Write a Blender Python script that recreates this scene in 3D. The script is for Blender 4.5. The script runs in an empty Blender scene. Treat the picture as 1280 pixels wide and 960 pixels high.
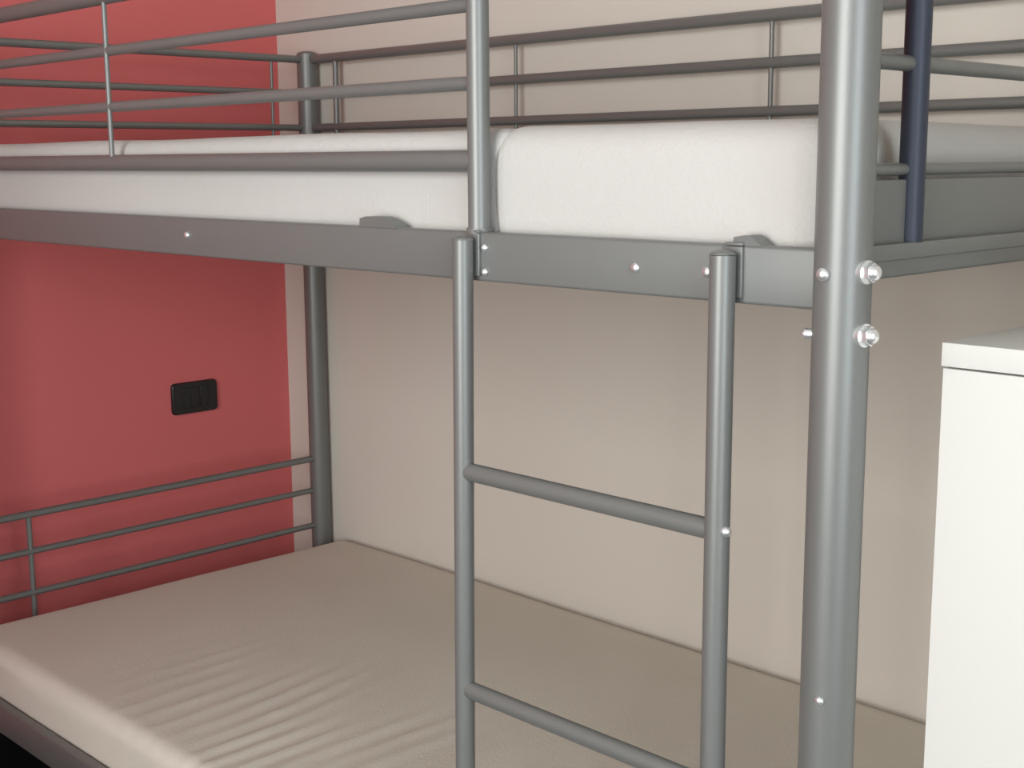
import bpy, bmesh, math, random
from mathutils import Vector, Matrix, noise
random.seed(4)
S = bpy.context.scene
C = S.collection
H = 1.35                      # eye height; every z below is written relative to it with z(...)
def z(v): return v + H

# ------------------------------------------------------------------ camera
cam = bpy.data.cameras.new('camera'); co = bpy.data.objects.new('camera', cam); C.objects.link(co)
F = Vector((-0.70183296, 0.69257906, -0.16662752))
R = Vector((0.70309431, 0.71107224, -0.0058875))
U = R.cross(F)
M = Matrix((R, U, -F)).transposed().to_4x4(); M.translation = (0, 0, H)
co.matrix_world = M
cam.sensor_width = 36; cam.lens = 1654.566 / 1280 * 36; cam.clip_start = .02
S.camera = co

# ------------------------------------------------------------------ light and exposure
S.view_settings.view_transform = 'Standard'; S.view_settings.look = 'None'
S.view_settings.gamma = 1; S.view_settings.use_curve_mapping = False
S.view_settings.exposure = 0.0
W = bpy.data.worlds.new('sky'); S.world = W; W.use_nodes = True
W.node_tree.nodes['Background'].inputs[0].default_value = (.75, .85, 1, 1)
W.node_tree.nodes['Background'].inputs[1].default_value = 1.5
def area(name, loc, rot, sx, sy, power, col):
    l = bpy.data.lights.new(name, 'AREA'); l.shape = 'RECTANGLE'; l.size = sx; l.size_y = sy
    l.energy = power; l.color = col
    o = bpy.data.objects.new(name, l); C.objects.link(o); o.location = loc; o.rotation_euler = rot; return o
# daylight through the front window; the right-hand lamp is an added cool fill
area('window_daylight', (-.42, -1.52, z(.22)), (math.radians(90), 0, 0), 1.3, 1.55, 80, (1, .99, .97))
area('side_fill_light', (1.37, -.25, z(.1)), (math.radians(90), 0, math.radians(90)), 1.4, 1.6, 50, (.87, .95, 1))

# ------------------------------------------------------------------ materials
def mat(name, col, rough=.6, metal=0, nscale=0, namt=0, bump=0, bscale=60, spec=.5):
    m = bpy.data.materials.new(name); m.use_nodes = True; nt = m.node_tree; b = nt.nodes['Principled BSDF']
    b.inputs['Base Color'].default_value = (*col, 1); b.inputs['Roughness'].default_value = rough
    b.inputs['Metallic'].default_value = metal; b.inputs['Specular IOR Level'].default_value = spec
    tc = nt.nodes.new('ShaderNodeTexCoord')
    if nscale:
        n = nt.nodes.new('ShaderNodeTexNoise'); n.inputs['Scale'].default_value = nscale; n.inputs['Detail'].default_value = 4
        nt.links.new(tc.outputs['Object'], n.inputs['Vector'])
        mx = nt.nodes.new('ShaderNodeMix'); mx.data_type = 'RGBA'
        mx.inputs[6].default_value = (*[c * (1 - namt) for c in col], 1)
        mx.inputs[7].default_value = (*[min(1, c * (1 + namt)) for c in col], 1)
        nt.links.new(n.outputs['Fac'], mx.inputs[0]); nt.links.new(mx.outputs[2], b.inputs['Base Color'])
    if bump:
        n = nt.nodes.new('ShaderNodeTexNoise'); n.inputs['Scale'].default_value = bscale; n.inputs['Detail'].default_value = 5
        nt.links.new(tc.outputs['Object'], n.inputs['Vector'])
        bp = nt.nodes.new('ShaderNodeBump'); bp.inputs['Strength'].default_value = bump; bp.inputs['Distance'].default_value = .004
        nt.links.new(n.outputs['Fac'], bp.inputs['Height']); nt.links.new(bp.outputs[0], b.inputs['Normal'])
    return m
STEEL = mat('grey_powder_coated_steel', (.185, .190, .180), .40, .3, 9, .03, .015, 300)
NAVY = mat('navy_coated_steel', (.036, .044, .066), .5, .2, 12, .1)
CHROME = mat('chrome_bolt', (.86, .88, .88), .33, .85, 20, .03)
SHEET = mat('white_mattress_cover', (.515, .50, .47), .9, 0, 3, .02, .25, 220, .2)
SHEET_LOW = mat('beige_mattress_cover', (.70, .66, .57), .9, 0, 3.5, .08, .25, 220, .2)
WHITEWALL = mat('beige_wall_paint', (.68, .64, .565), .85, 0, 2, .02, .12, 90, .3)
REDWALL = mat('red_wall_paint', (.68, .16, .155), .75, 0, 2, .05, .12, 90, .3)
FLOORM = mat('dark_floor_tile', (.05, .042, .038), .5, 0, 6, .2)
CEIL = mat('ceiling_paint', (.75, .73, .70), .9, 0, 3, .02)
LAM = mat('white_laminate', (.67, .665, .62), .35, 0, 4, .01)
BLACK = mat('black_plastic', (.008, .008, .009), .35, 0, 30, .1)
PLAST = mat('frame_white', (.8, .8, .8), .4, 0, 4, .01)
GLASSM = bpy.data.materials.new('window_glass'); GLASSM.use_nodes = True
nt = GLASSM.node_tree; nt.nodes.clear()
o_ = nt.nodes.new('ShaderNodeOutputMaterial'); mx = nt.nodes.new('ShaderNodeMixShader'); tr = nt.nodes.new('ShaderNodeBsdfTransparent'); gl = nt.nodes.new('ShaderNodeBsdfGlossy')
gl.inputs['Roughness'].default_value = .02; fr = nt.nodes.new('ShaderNodeFresnel')
nt.links.new(fr.outputs[0], mx.inputs[0]); nt.links.new(tr.outputs[0], mx.inputs[1]); nt.links.new(gl.outputs[0], mx.inputs[2]); nt.links.new(mx.outputs[0], o_.inputs[0])

# ------------------------------------------------------------------ mesh helpers
def add_box(bm, x0, x1, y0, y1, z0, z1, bev=0):
    r = bmesh.ops.create_cube(bm, size=1); vs = r['verts']
    for v in vs:
        v.co = Vector(((x0 + x1) / 2 + v.co.x * (x1 - x0), (y0 + y1) / 2 + v.co.y * (y1 - y0), (z0 + z1) / 2 + v.co.z * (z1 - z0)))
    if bev:
        es = list({e for v in vs for e in v.link_edges})
        bmesh.ops.bevel(bm, geom=es, offset=bev, segments=3, affect='EDGES', profile=.5)
def add_tube(bm, pts, r, n=20, cap=True, sy=1.0):
    """sweep a round section along a list of points"""
    pts = [Vector(p) for p in pts]; rings = []; ref = None
    for i, p in enumerate(pts):
        if i == 0: t = pts[1] - p
        elif i == len(pts) - 1: t = p - pts[i - 1]
        else: t = (pts[i + 1] - p).normalized() + (p - pts[i - 1]).normalized()
        t.normalize()
        if ref is None: ref = Vector((0, 0, 1)) if abs(t.z) < .9 else Vector((1, 0, 0))
        a = (ref - t * ref.dot(t)).normalized(); b = t.cross(a); ref = a
        rings.append([bm.verts.new(p + a * (r * math.cos(2 * math.pi * k / n)) + b * (r * sy * math.sin(2 * math.pi * k / n))) for k in range(n)])
    for i in range(len(rings) - 1):
        for k in range(n):
            bm.faces.new((rings[i][k], rings[i][(k + 1) % n], rings[i + 1][(k + 1) % n], rings[i + 1][k]))
    if cap:
        bm.faces.new(rings[0][::-1]); bm.faces.new(rings[-1])
def arc(c, r, a0, a1, u, v, n=8):
    c, u, v = Vector(c), Vector(u), Vector(v)
    return [c + u * (r * math.cos(a0 + (a1 - a0) * i / n)) + v * (r * math.sin(a0 + (a1 - a0) * i / n)) for i in range(n + 1)]
def add_dome(bm, c, r, h, ax, n=18, m=6):
    """a domed cap standing on point c along axis ax"""
    c, ax = Vector(c), Vector(ax).normalized()
    ref = Vector((0, 0, 1)) if abs(ax.z) < .9 else Vector((1, 0, 0))
    a = (ref - ax * ref.dot(ax)).normalized(); b = ax.cross(a); prev = None
    base = [bm.verts.new(c + a * (r * math.cos(2 * math.pi * k / n)) + b * (r * math.sin(2 * math.pi * k / n))) for k in range(n)]
    bm.faces.new(base[::-1]); prev = base
    for j in range(1, m):
        t = math.pi / 2 * j / m
        ring = [bm.verts.new(c + ax * (h * math.sin(t)) + (a * math.cos(2 * math.pi * k / n) + b * math.sin(2 * math.pi * k / n)) * (r * math.cos(t))) for k in range(n)]
        for k in range(n): bm.faces.new((prev[k], prev[(k + 1) % n], ring[(k + 1) % n], ring[k]))
        prev = ring
    top = bm.verts.new(c + ax * h)
    for k in range(n): bm.faces.new((prev[k], prev[(k + 1) % n], top))
def obj(name, bm, m, parent=None, smooth=True):
    bmesh.ops.recalc_face_normals(bm, faces=bm.faces[:])
    me = bpy.data.meshes.new(name); bm.to_mesh(me); bm.free(); me.materials.append(m)
    if smooth:
        for p in me.polygons: p.use_smooth = True
        me.set_sharp_from_angle(angle=math.radians(38))
    o = bpy.data.objects.new(name, me); C.objects.link(o)
    if parent:
        o.parent = parent
        o.matrix_parent_inverse = Matrix.Identity(4)
        off = Vector((0, 0, 0)); q = parent
        while q: off += q.location; q = q.parent
        o.location = -off
    return o
def thing(name, label, cat, loc=(0, 0, 0)):
    o = bpy.data.objects.new(name, None); C.objects.link(o); o.location = loc; o.empty_display_size = .05
    o['label'] = label; o['category'] = cat; return o
def struct(name, bm, m, smooth=False):
    o = obj(name, bm, m, None, smooth); o['kind'] = 'structure'; return o
def B(*a, bev=0):
    bm = bmesh.new(); add_box(bm, *a, bev=bev); return bm
def T(pts, r, **k):
    bm = bmesh.new(); add_tube(bm, pts, r, **k); return bm

# ------------------------------------------------------------------ the room
WX, WY, EX, FY, CZ = -2.731, 1.906, 1.25, -1.40, 2.70
struct('floor', B(WX - .1, EX + .1, FY - .1, WY + .1, -.1, 0), FLOORM)
struct('ceiling', B(WX - .1, EX + .1, FY - .1, WY + .1, CZ, CZ + .1), CEIL)
struct('wall_back', B(WX - .1, EX + .1, WY, WY + .1, 0, CZ), WHITEWALL)
struct('wall_left', B(WX - .1, WX, FY - .1, WY, 0, CZ), REDWALL)
struct('black_strip_left', B(WX, WX + .014, FY, WY - .001, 0, .128, bev=.003), BLACK)  # plain black strip along the foot of the left wall
# a wall with a window opening, its frame and its pane; ax 0 runs along x, ax 1 along y
def window_wall(n, wall, ax, a0, a1, c0, c1, w0, w1, wz0, wz1):
    def bx(bm, u0, u1, d0, d1, zz0, zz1, **k):
        if ax == 0: add_box(bm, u0, u1, d0, d1, zz0, zz1, **k)
        else: add_box(bm, d0, d1, u0, u1, zz0, zz1, **k)
    bm = bmesh.new()
    bx(bm, a0, w0, c0, c1, 0, CZ); bx(bm, w1, a1, c0, c1, 0, CZ); bx(bm, w0, w1, c0, c1, 0, wz0); bx(bm, w0, w1, c0, c1, wz1, CZ)
    struct(wall, bm, WHITEWALL)
    cm = (c0 + c1) / 2; bm = bmesh.new()
    for q in ((w0, w0 + .05, wz0, wz1), (w1 - .05, w1, wz0, wz1), (w0 + .05, w1 - .05, wz0, wz0 + .05), (w0 + .05, w1 - .05, wz1 - .05, wz1), ((w0 + w1) / 2 - .03, (w0 + w1) / 2 + .03, wz0 + .05, wz1 - .05)):
        bx(bm, q[0], q[1], cm - .025, cm + .025, q[2], q[3], bev=.004)
    w = struct('window_%d' % n, bm, PLAST)
    bm = bmesh.new(); bx(bm, w0 + .03, w1 - .03, cm - .002, cm + .002, wz0 + .03, wz1 - .03)
    obj('window_pane', bm, GLASSM, w, False)
window_wall(1, 'wall_front', 0, WX, EX, FY - .1, FY, -1.17, .33, .70, 2.42)
window_wall(2, 'wall_right', 1, FY, WY, EX, EX + .1, -.98, .48, .60, 2.34)  # unseen window, added to let the side fill reach red wall and bed end

# ------------------------------------------------------------------ bunk bed
XP, XL, Y0, YB = -.578, -2.572, .95, 1.877
PR = .0235
bed = thing('bunk_bed', 'grey metal bunk bed with a ladder, standing against the red and beige walls', 'bunk bed', (-1.575, 1.41, 0))
def bolt(parent, p, ax, r=.006, h=.005, nut=False):
    bm = bmesh.new(); p = Vector(p); ax = Vector(ax).normalized()
    if nut:
        add_tube(bm, [p - ax * .004, p + ax * .002], r * 1.35, n=24)
        add_tube(bm, [p + ax * .001, p + ax * .008], r * 1.15, n=6)
        add_dome(bm, p + ax * .008, r * .95, r * .8, ax)
    else:
        add_tube(bm, [p - ax * .006, p + ax * .001], r * .9, n=16)
        add_dome(bm, p + ax * .001, r, h, ax)
    return obj('bolt', bm, CHROME, parent)
def post(x, y, top):
    bm = bmesh.new(); add_tube(bm, [(x, y, .012), (x, y, z(top))], PR, n=40)
    p = obj('post', bm, STEEL, bed)
    bm = bmesh.new(); add_tube(bm, [(x, y, 0), (x, y, .014)], PR + .002, n=40); obj('foot_cap', bm, BLACK, p)
    bm = bmesh.new(); add_dome(bm, (x, y, z(top) - .001), PR, .008, (0, 0, 1), n=40); obj('end_cap', bm, STEEL, p)
    return p
pfr = post(XP, Y0, .245); pfl = post(XL, Y0, .245); pbl = post(XL, YB, .245); pbr = post(XP, YB, .245)
bolt(pfr, (XP - .003, Y0 - PR, z(-.092)), (0, -1, 0), .0058, .005)
bolt(pfr, (XP + PR, Y0 - .004, z(-.090)), (1, -.15, 0), .0072, nut=True)
bolt(pfr, (XP + PR, Y0 - .004, z(-.141)), (1, -.15, 0), .0072, nut=True)
bolt(pfr, (XP - PR, Y0 - .012, z(-.143)), (-1, -.35, 0), .0050, .005)
bolt(pfr, (XP + .006, Y0 - PR + .001, z(-.452)), (0, -1, 0), .0042, .003)

def side_rail(y, zt, zb, s):
    """pressed steel rail: tall flat face, rolled top edge, shallow inner ledge that carries the slats"""
    bm = bmesh.new()
    add_box(bm, XL + .018, XP - .018, y - .009, y + .009, z(zb), z(zt), bev=.003)
    add_box(bm, XL + .025, XP - .025, min(y, y + s * .03), max(y, y + s * .03), z(zb), z(zb) + .004)
    return obj('side_rail', bm, STEEL, bed)
rf = side_rail(Y0, -.073, -.1235, 1); side_rail(YB, -.073, -.1235, -1)
rl = side_rail(Y0, -.981, -1.036, 1); side_rail(YB, -.995, -1.036, -1)
for bx, bz in ((-1.57, -.096), (-.79, -.0985), (-.708, -.098)):
    bolt(rf, (bx, Y0 - .009, z(bz)), (0, -1, 0), .0050, .003)
# end rails of both decks
def end_rail(x, zt, zb, s, panel=False):
    bm = bmesh.new()
    add_box(bm, x - .009, x + .009, Y0 + .018, YB - .018, z(zb), z(zt), bev=.003)
    add_box(bm, min(x, x + s * .03), max(x, x + s * .03), Y0 + .03, YB - .03, z(zb), z(zb) + .004)
    if panel: add_box(bm, x - .004, x + .0125, Y0 + .018, YB - .018, z(zt) - .013, z(zt) + .001, bev=.0015)
    return obj('end_rail', bm, STEEL, bed)
end_rail(XL, -.073, -.1235, 1); end_rail(XP, -.072, -.1, -1, True)
end_rail(XL, -.981, -1.036, 1); end_rail(XP, -.981, -1.036, -1)
# flat end plate over the right end rail, below the first bar
obj('end_plate', B(XP - .003, XP + .003, Y0 + .02, YB - .02, z(-.0745), z(-.018), bev=.001), STEEL, bed)

def slat_base(zb):
    bm = bmesh.new()
    for i in range(13):
        x = XL + .12 + i * (XP - XL - .24) / 12
        add_box(bm, x - .02, x + .02, Y0 + .006, YB - .006, z(zb), z(zb) + .009, bev=.002)
    return obj('slat_base', bm, STEEL, bed)
slat_base(-.0985); slat_base(-1.0045)

XG = -1.0095
# front guard: tall upright beside the ladder bending into the top bar
g = obj('guard_rail', T([(XG, Y0, z(-.074)), (XG, Y0, z(.17))] + arc((XG - .06, Y0, z(.172)), .06, 0, math.pi / 2, (1, 0, 0), (0, 0, 1)) + [(XL + .01, Y0, z(.232))], .0118, n=28), STEEL, bed)
obj('guard_bar', T([(XG, Y0, z(-.0005)), (XL + .01, Y0, z(-.0005))], .0115, n=20), STEEL, g)
obj('guard_bar', T([(XG, Y0, z(.0785)), (XL + .01, Y0, z(.0785))], .0073, n=16), STEEL, g)
obj('guard_bar', T([(XG, Y0, z(.1565)), (XL + .01, Y0, z(.1565))], .0073, n=16), STEEL, g)
obj('guard_rod', T([(-1.772, Y0 - .004, z(.0)), (-1.772, Y0 - .004, z(.232))], .0036, n=12), STEEL, g)
bm = bmesh.new(); add_tube(bm, [(XG, Y0, z(-.0745)), (XG, Y0, z(-.069))], .0135, n=24); obj('foot_flange', bm, STEEL, g)
# back guard
g = obj('guard_rail', T([(XP - .01, YB, z(.232)), (XL + .01, YB, z(.232))], .0105, n=16), STEEL, bed)
for zz, r in ((-.0005, .0095), (.0773, .0088), (.156, .0095)):
    obj('guard_bar', T([(XP - .01, YB, z(zz)), (XL + .01, YB, z(zz))], r, n=16), STEEL, g)
for xx, r in ((-1.29, .0042), (-1.886, .0036), (-2.465, .0065)):
    obj('guard_rod', T([(xx, YB, z(-.074)), (xx, YB, z(.232))], r, n=14), STEEL, g)
# end guards
def head_guard(x, bars, rods, zt, zb, name):
    g = None
    for i, (zz, r) in enumerate(bars):
        o = obj(name if i == 0 else 'guard_bar', T([(x, Y0 + .01, z(zz)), (x, YB - .01, z(zz))], r, n=16), STEEL, g or bed)
        g = g or o
    for yy, r, m in rods:
        obj('guard_rod', T([(x, yy, z(zb)), (x, yy, z(zt))], r, n=18), m, g)
    return g
head_guard(XL, ((.232, .0085), (.156, .0075), (.0773, .0075), (-.0005, .0075)), ((1.777, .0035, STEEL), (1.05, .0035, STEEL)), .232, -.074, 'guard_rail')
ge = head_guard(XP, ((.232, .0085), (.156, .0075), (.0785, .0068), (-.0095, .0052)), ((1.777, .0088, STEEL),), .232, -.074, 'guard_rail')
u = obj('guard_upright', T([(XP + .002, 1.052, z(-.0712)), (XP + .002, 1.052, z(.24))], .0112, n=28), NAVY, ge)
u['label'] = 'dark navy upright'
head_guard(XL, ((-.7103, .0078), (-.7886, .0068), (-.8763, .0068)), ((1.142, .0055, STEEL),), -.7103, -.985, 'headboard')
head_guard(XP, ((-.7103, .0078), (-.7886, .0068), (-.8763, .0068)), ((1.142, .0055, STEEL), (1.70, .0045, STEEL)), -.7103, -.985, 'footboard')

# small brackets that hold the upper mattress on the rail
def bracket(x0, x1, h):
    bm = bmesh.new()
    prof = [(x0, 0), (x0 + .001, h * .8), (x0 + .012, h), (x0 + (x1 - x0) * .6, h), (x1 - .004, h * .35), (x1, 0)]
    a = [bm.verts.new((x, Y0 - .0085, z(-.0735) + hh)) for x, hh in prof]; b = [bm.verts.new((x, Y0 + .009, z(-.0735) + hh)) for x, hh in prof]
    bm.faces.new(a); bm.faces.new(b[::-1])
    for i in range(len(a)): bm.faces.new((a[i], a[(i + 1) % len(a)], b[(i + 1) % len(a)], b[i]))
    obj('mattress_bracket', bm, STEEL, rf)
bracket(-1.20, -1.135, .012); bracket(-.682, -.652, .009)

# ladder, hooked over the rail
LY = .9258; LR = .0108
def lx(x0, x1, zz): return x0 + (x1 - x0) * (-.075 - zz) / .58
lad = obj('ladder', T([(lx(-1.009, -1.015, -.079), LY, z(-.079)), (lx(-1.009, -1.015, -1.34), LY, z(-1.338))], LR, n=28), STEEL, bed)
obj('ladder_pole', T([(-.6805, LY, z(-.081)), (-.6805, LY, z(-1.338))], LR + .0006, n=28), STEEL, lad)
for x, r in ((-1.009, LR), (-.6805, LR + .0006)):
    bm = bmesh.new(); add_dome(bm, (x, LY, z(-.0805)), r + .0004, .0045, (0, 0, 1), n=28); obj('pole_cap', bm, STEEL, lad)
    bm = bmesh.new(); xx = x if x > -.9 else lx(-1.009, -1.015, -1.34); add_tube(bm, [(xx, LY, 0), (xx, LY, .016)], r + .002, n=28); obj('foot_cap', bm, BLACK, lad)
    # hook: plate on the rail face, folded over its top
    bm = bmesh.new()
    add_box(bm, x - .009, x + .0115, LY + .0115, Y0 - .0088, z(-.118), z(-.074), bev=.0008)
    add_box(bm, x - .007, x + .0115, LY + .0115, Y0 + .0105, z(-.0735), z(-.0705), bev=.001)
    obj('hook', bm, STEEL, lad)
for zz in (-.3245, -.5685, -.8125, -1.0565):
    bm = bmesh.new(); add_tube(bm, [(lx(-1.009, -1.015, zz) + .006, LY, z(zz)), (-.686, LY, z(zz))], .0098, n=24, sy=.85); obj('rung', bm, STEEL, lad)
    bolt(lad, (-.6805 + LR, LY - .003, z(zz) + .002), (1, -.2, 0), .0052, .005)
for zz in (-.0885, -.1135): bolt(lad, (-1.009 + .0175, Y0 - .0095, z(zz)), (.2, -1, 0), .0042, .003)

# ------------------------------------------------------------------ mattresses
def rounded_block(x0, x1, y0, y1, z0, z1, r, step, disp):
    bm = bmesh.new(); ext = ((x0, x1), (y0, y1), (z0, z1))
    def ticks(a, b):
        t = [a + r * (1 - math.cos(math.pi / 2 * i / 6)) for i in range(6)]
        n = max(1, int((b - a - 2 * r) / step)); t += [a + r + (b - a - 2 * r) * i / n for i in range(n + 1)]
        t += [b - r * (1 - math.cos(math.pi / 2 * i / 6)) for i in range(5, -1, -1)]
        return t
    tk = [ticks(*e) for e in ext]; cache = {}
    def vert(p):
        k = tuple(round(c, 5) for c in p)
        if k in cache: return cache[k]
        q = Vector([min(max(c, e[0] + r), e[1] - r) for c, e in zip(p, ext)]); d = Vector(p) - q
        n = d.normalized() if d.length > 1e-7 else Vector((0, 0, 1))
        s = q + n * r
        hh = math.hypot(n.x, n.y)
        if n.z < -.01 and hh > .01:                      # the underside edge is nearly square, pressed flat on the slats
            k = hh ** .12 / hh; s = Vector((q.x + n.x * r * k, q.y + n.y * r * k, s.z))
        v = bm.verts.new(disp(s, n)); cache[k] = v; return v
    for ax in range(3):
        u_, v_ = [a for a in range(3) if a != ax]
        for side in (0, 1):
            for i in range(len(tk[u_]) - 1):
                for j in range(len(tk[v_]) - 1):
                    q = []
                    for a, b in ((i, j), (i + 1, j), (i + 1, j + 1), (i, j + 1)):
                        p = [0, 0, 0]; p[ax] = ext[ax][side]; p[u_] = tk[u_][a]; p[v_] = tk[v_][b]; q.append(vert(p))
                    try: bm.faces.new(q)
                    except ValueError: pass
    return bm
def mfix(o):
    o.data.set_sharp_from_angle(angle=math.radians(80)); return o
# lower mattress: flat, with pulled wrinkles near its front edge
def low_disp(s, n):
    p = s.copy(); d = 0
    if n.z > .2:
        f = math.exp(-((s.x + 1.69) / .31) ** 2) * math.exp(-((s.y - 1.16) / .17) ** 2)
        ph = s.x * 66 + 3.2 * noise.noise((s.x * 3, s.y * 2.0, 0)) + (s.y - 1.1) * 3
        d += f * .0085 * ((1 - abs(math.sin(ph))) ** 2 - .3) * max(0, .6 + 1.2 * noise.noise((s.x * 7, s.y * 3, 3)))
        f2 = math.exp(-((s.x + 1.15) / .35) ** 2) * math.exp(-((s.y - 1.15) / .22) ** 2)
        d += f2 * .0022 * math.sin(s.x * 60 + 3 * noise.noise((s.x * 2, s.y * 3, 5)) + (s.y - 1.1) * 16)
        d += .004 * noise.noise((s.x * 2.2, s.y * 2.2, 1))
    else:
        d += .002 * noise.noise((s.x * 4, s.y * 4, s.z * 6))
    return p + n * d
lm = mfix(obj('mattress', rounded_block(-2.505, -.612, .962, 1.897, z(-.994), z(-.8965), .030, .0095, low_disp), SHEET_LOW))
lm['label'] = 'beige covered wide mattress with wrinkles lying on the lower bunk'; lm['category'] = 'mattress'
# upper mattress: long left section, and a puffed right section beside the ladder opening
um = thing('mattress', 'white mattress on the upper bunk behind the guard bars, bulging beside the post', 'mattress', (-1.575, 1.4, z(-.111)))
def up_disp(s, n):
    return s + n * (.0025 * noise.noise((s.x * 4, s.y * 3, s.z * 9)))
mfix(obj('mattress_section', rounded_block(-2.525, -.99, .968, 1.862, z(-.0885), z(.0325), .022, .014, up_disp), SHEET, um))
def puff(s, n):
    return s + n * (.003 * noise.noise((s.x * 5, s.y * 3, s.z * 9 + 4)) + .004 * math.sin(max(0, min(1, (s.z - z(-.11)) / .14)) * math.pi))
p = mfix(obj('mattress_section', rounded_block(-1.022, -.612, .969, 1.855, z(-.0885), z(.0335), .034, .012, puff), SHEET, um))
p['label'] = 'puffed right section with rounded corner'

# ------------------------------------------------------------------ socket on the red wall
so = thing('wall_socket', 'black rectangular wall socket plate on the red wall', 'wall socket', (WX, 1.634, z(-.553)))
bm = bmesh.new(); y0, y1, za, zb, rr = 1.5735, 1.6945, z(-.586), z(-.511), .010; pr = []
for cy, cz, a0 in ((y1 - rr, zb - rr, 0), (y0 + rr, zb - rr, 90), (y0 + rr, za + rr, 180), (y1 - rr, za + rr, 270)):
    pr += [(cy + rr * math.cos(math.radians(a0 + 15 * k)), cz + rr * math.sin(math.radians(a0 + 15 * k))) for k in range(7)]
yc0, zc0 = (y0 + y1) / 2, (za + zb) / 2
rings = [[bm.verts.new((WX + d, yc0 + (a - yc0) * f, zc0 + (b - zc0) * f)) for a, b in pr] for d, f in ((0, 1), (.006, 1), (.009, .96))]
for q in range(2):
    for k in range(len(pr)): bm.faces.new((rings[q][k], rings[q][(k + 1) % len(pr)], rings[q + 1][(k + 1) % len(pr)], rings[q + 1][k]))
bm.faces.new(rings[0][::-1]); bm.faces.new(rings[2])
sp = obj('cover_plate', bm, BLACK, so)
for i in range(3):
    yc = 1.634 + (i - 1) * .024
    obj('socket_module', B(WX + .007, WX + .0105, yc - .011, yc + .011, z(-.573), z(-.524), bev=.001), BLACK, so)

# ------------------------------------------------------------------ white cabinet at the end of the bed
CX0, CX1, CY0, CY1, CT = -.5335, -.08, 1.04, 1.50, -.154
cb = thing('cabinet', 'plain white cabinet with a flat top beside the end of the bunk bed', 'cabinet', ((CX0 + CX1) / 2, (CY0 + CY1) / 2, 0))
bm = bmesh.new()
zt = z(CT) - .021
add_box(bm, CX0, CX0 + .016, CY0 + .018, CY1, 0, zt, bev=.0008); add_box(bm, CX1 - .016, CX1, CY0 + .018, CY1, 0, zt, bev=.0008)
add_box(bm, CX0 + .016, CX1 - .016, CY1 - .008, CY1, .04, zt); add_box(bm, CX0 + .016, CX1 - .016, CY0 + .02, CY1 - .008, .05, .066)
add_box(bm, CX0 + .016, CX1 - .016, CY0 + .03, CY0 + .042, 0, .05)
obj('carcass', bm, LAM, cb)
obj('top_panel', B(CX0 - .001, CX1 + .001, CY0 - .001, CY1, zt + .0006, z(CT), bev=.0008), LAM, cb)
dr = obj('door', B(CX0 + .0006, CX1 - .0006, CY0 - .0005, CY0 + .017, .052, zt - .001, bev=.0008), LAM, cb)
bm = bmesh.new(); add_tube(bm, [(CX1 - .05, CY0 + .001, .62), (CX1 - .05, CY0 - .014, .62)], .005, n=14); add_dome(bm, (CX1 - .05, CY0 - .014, .62), .011, .008, (0, -1, 0)); obj('knob', bm, CHROME, dr)
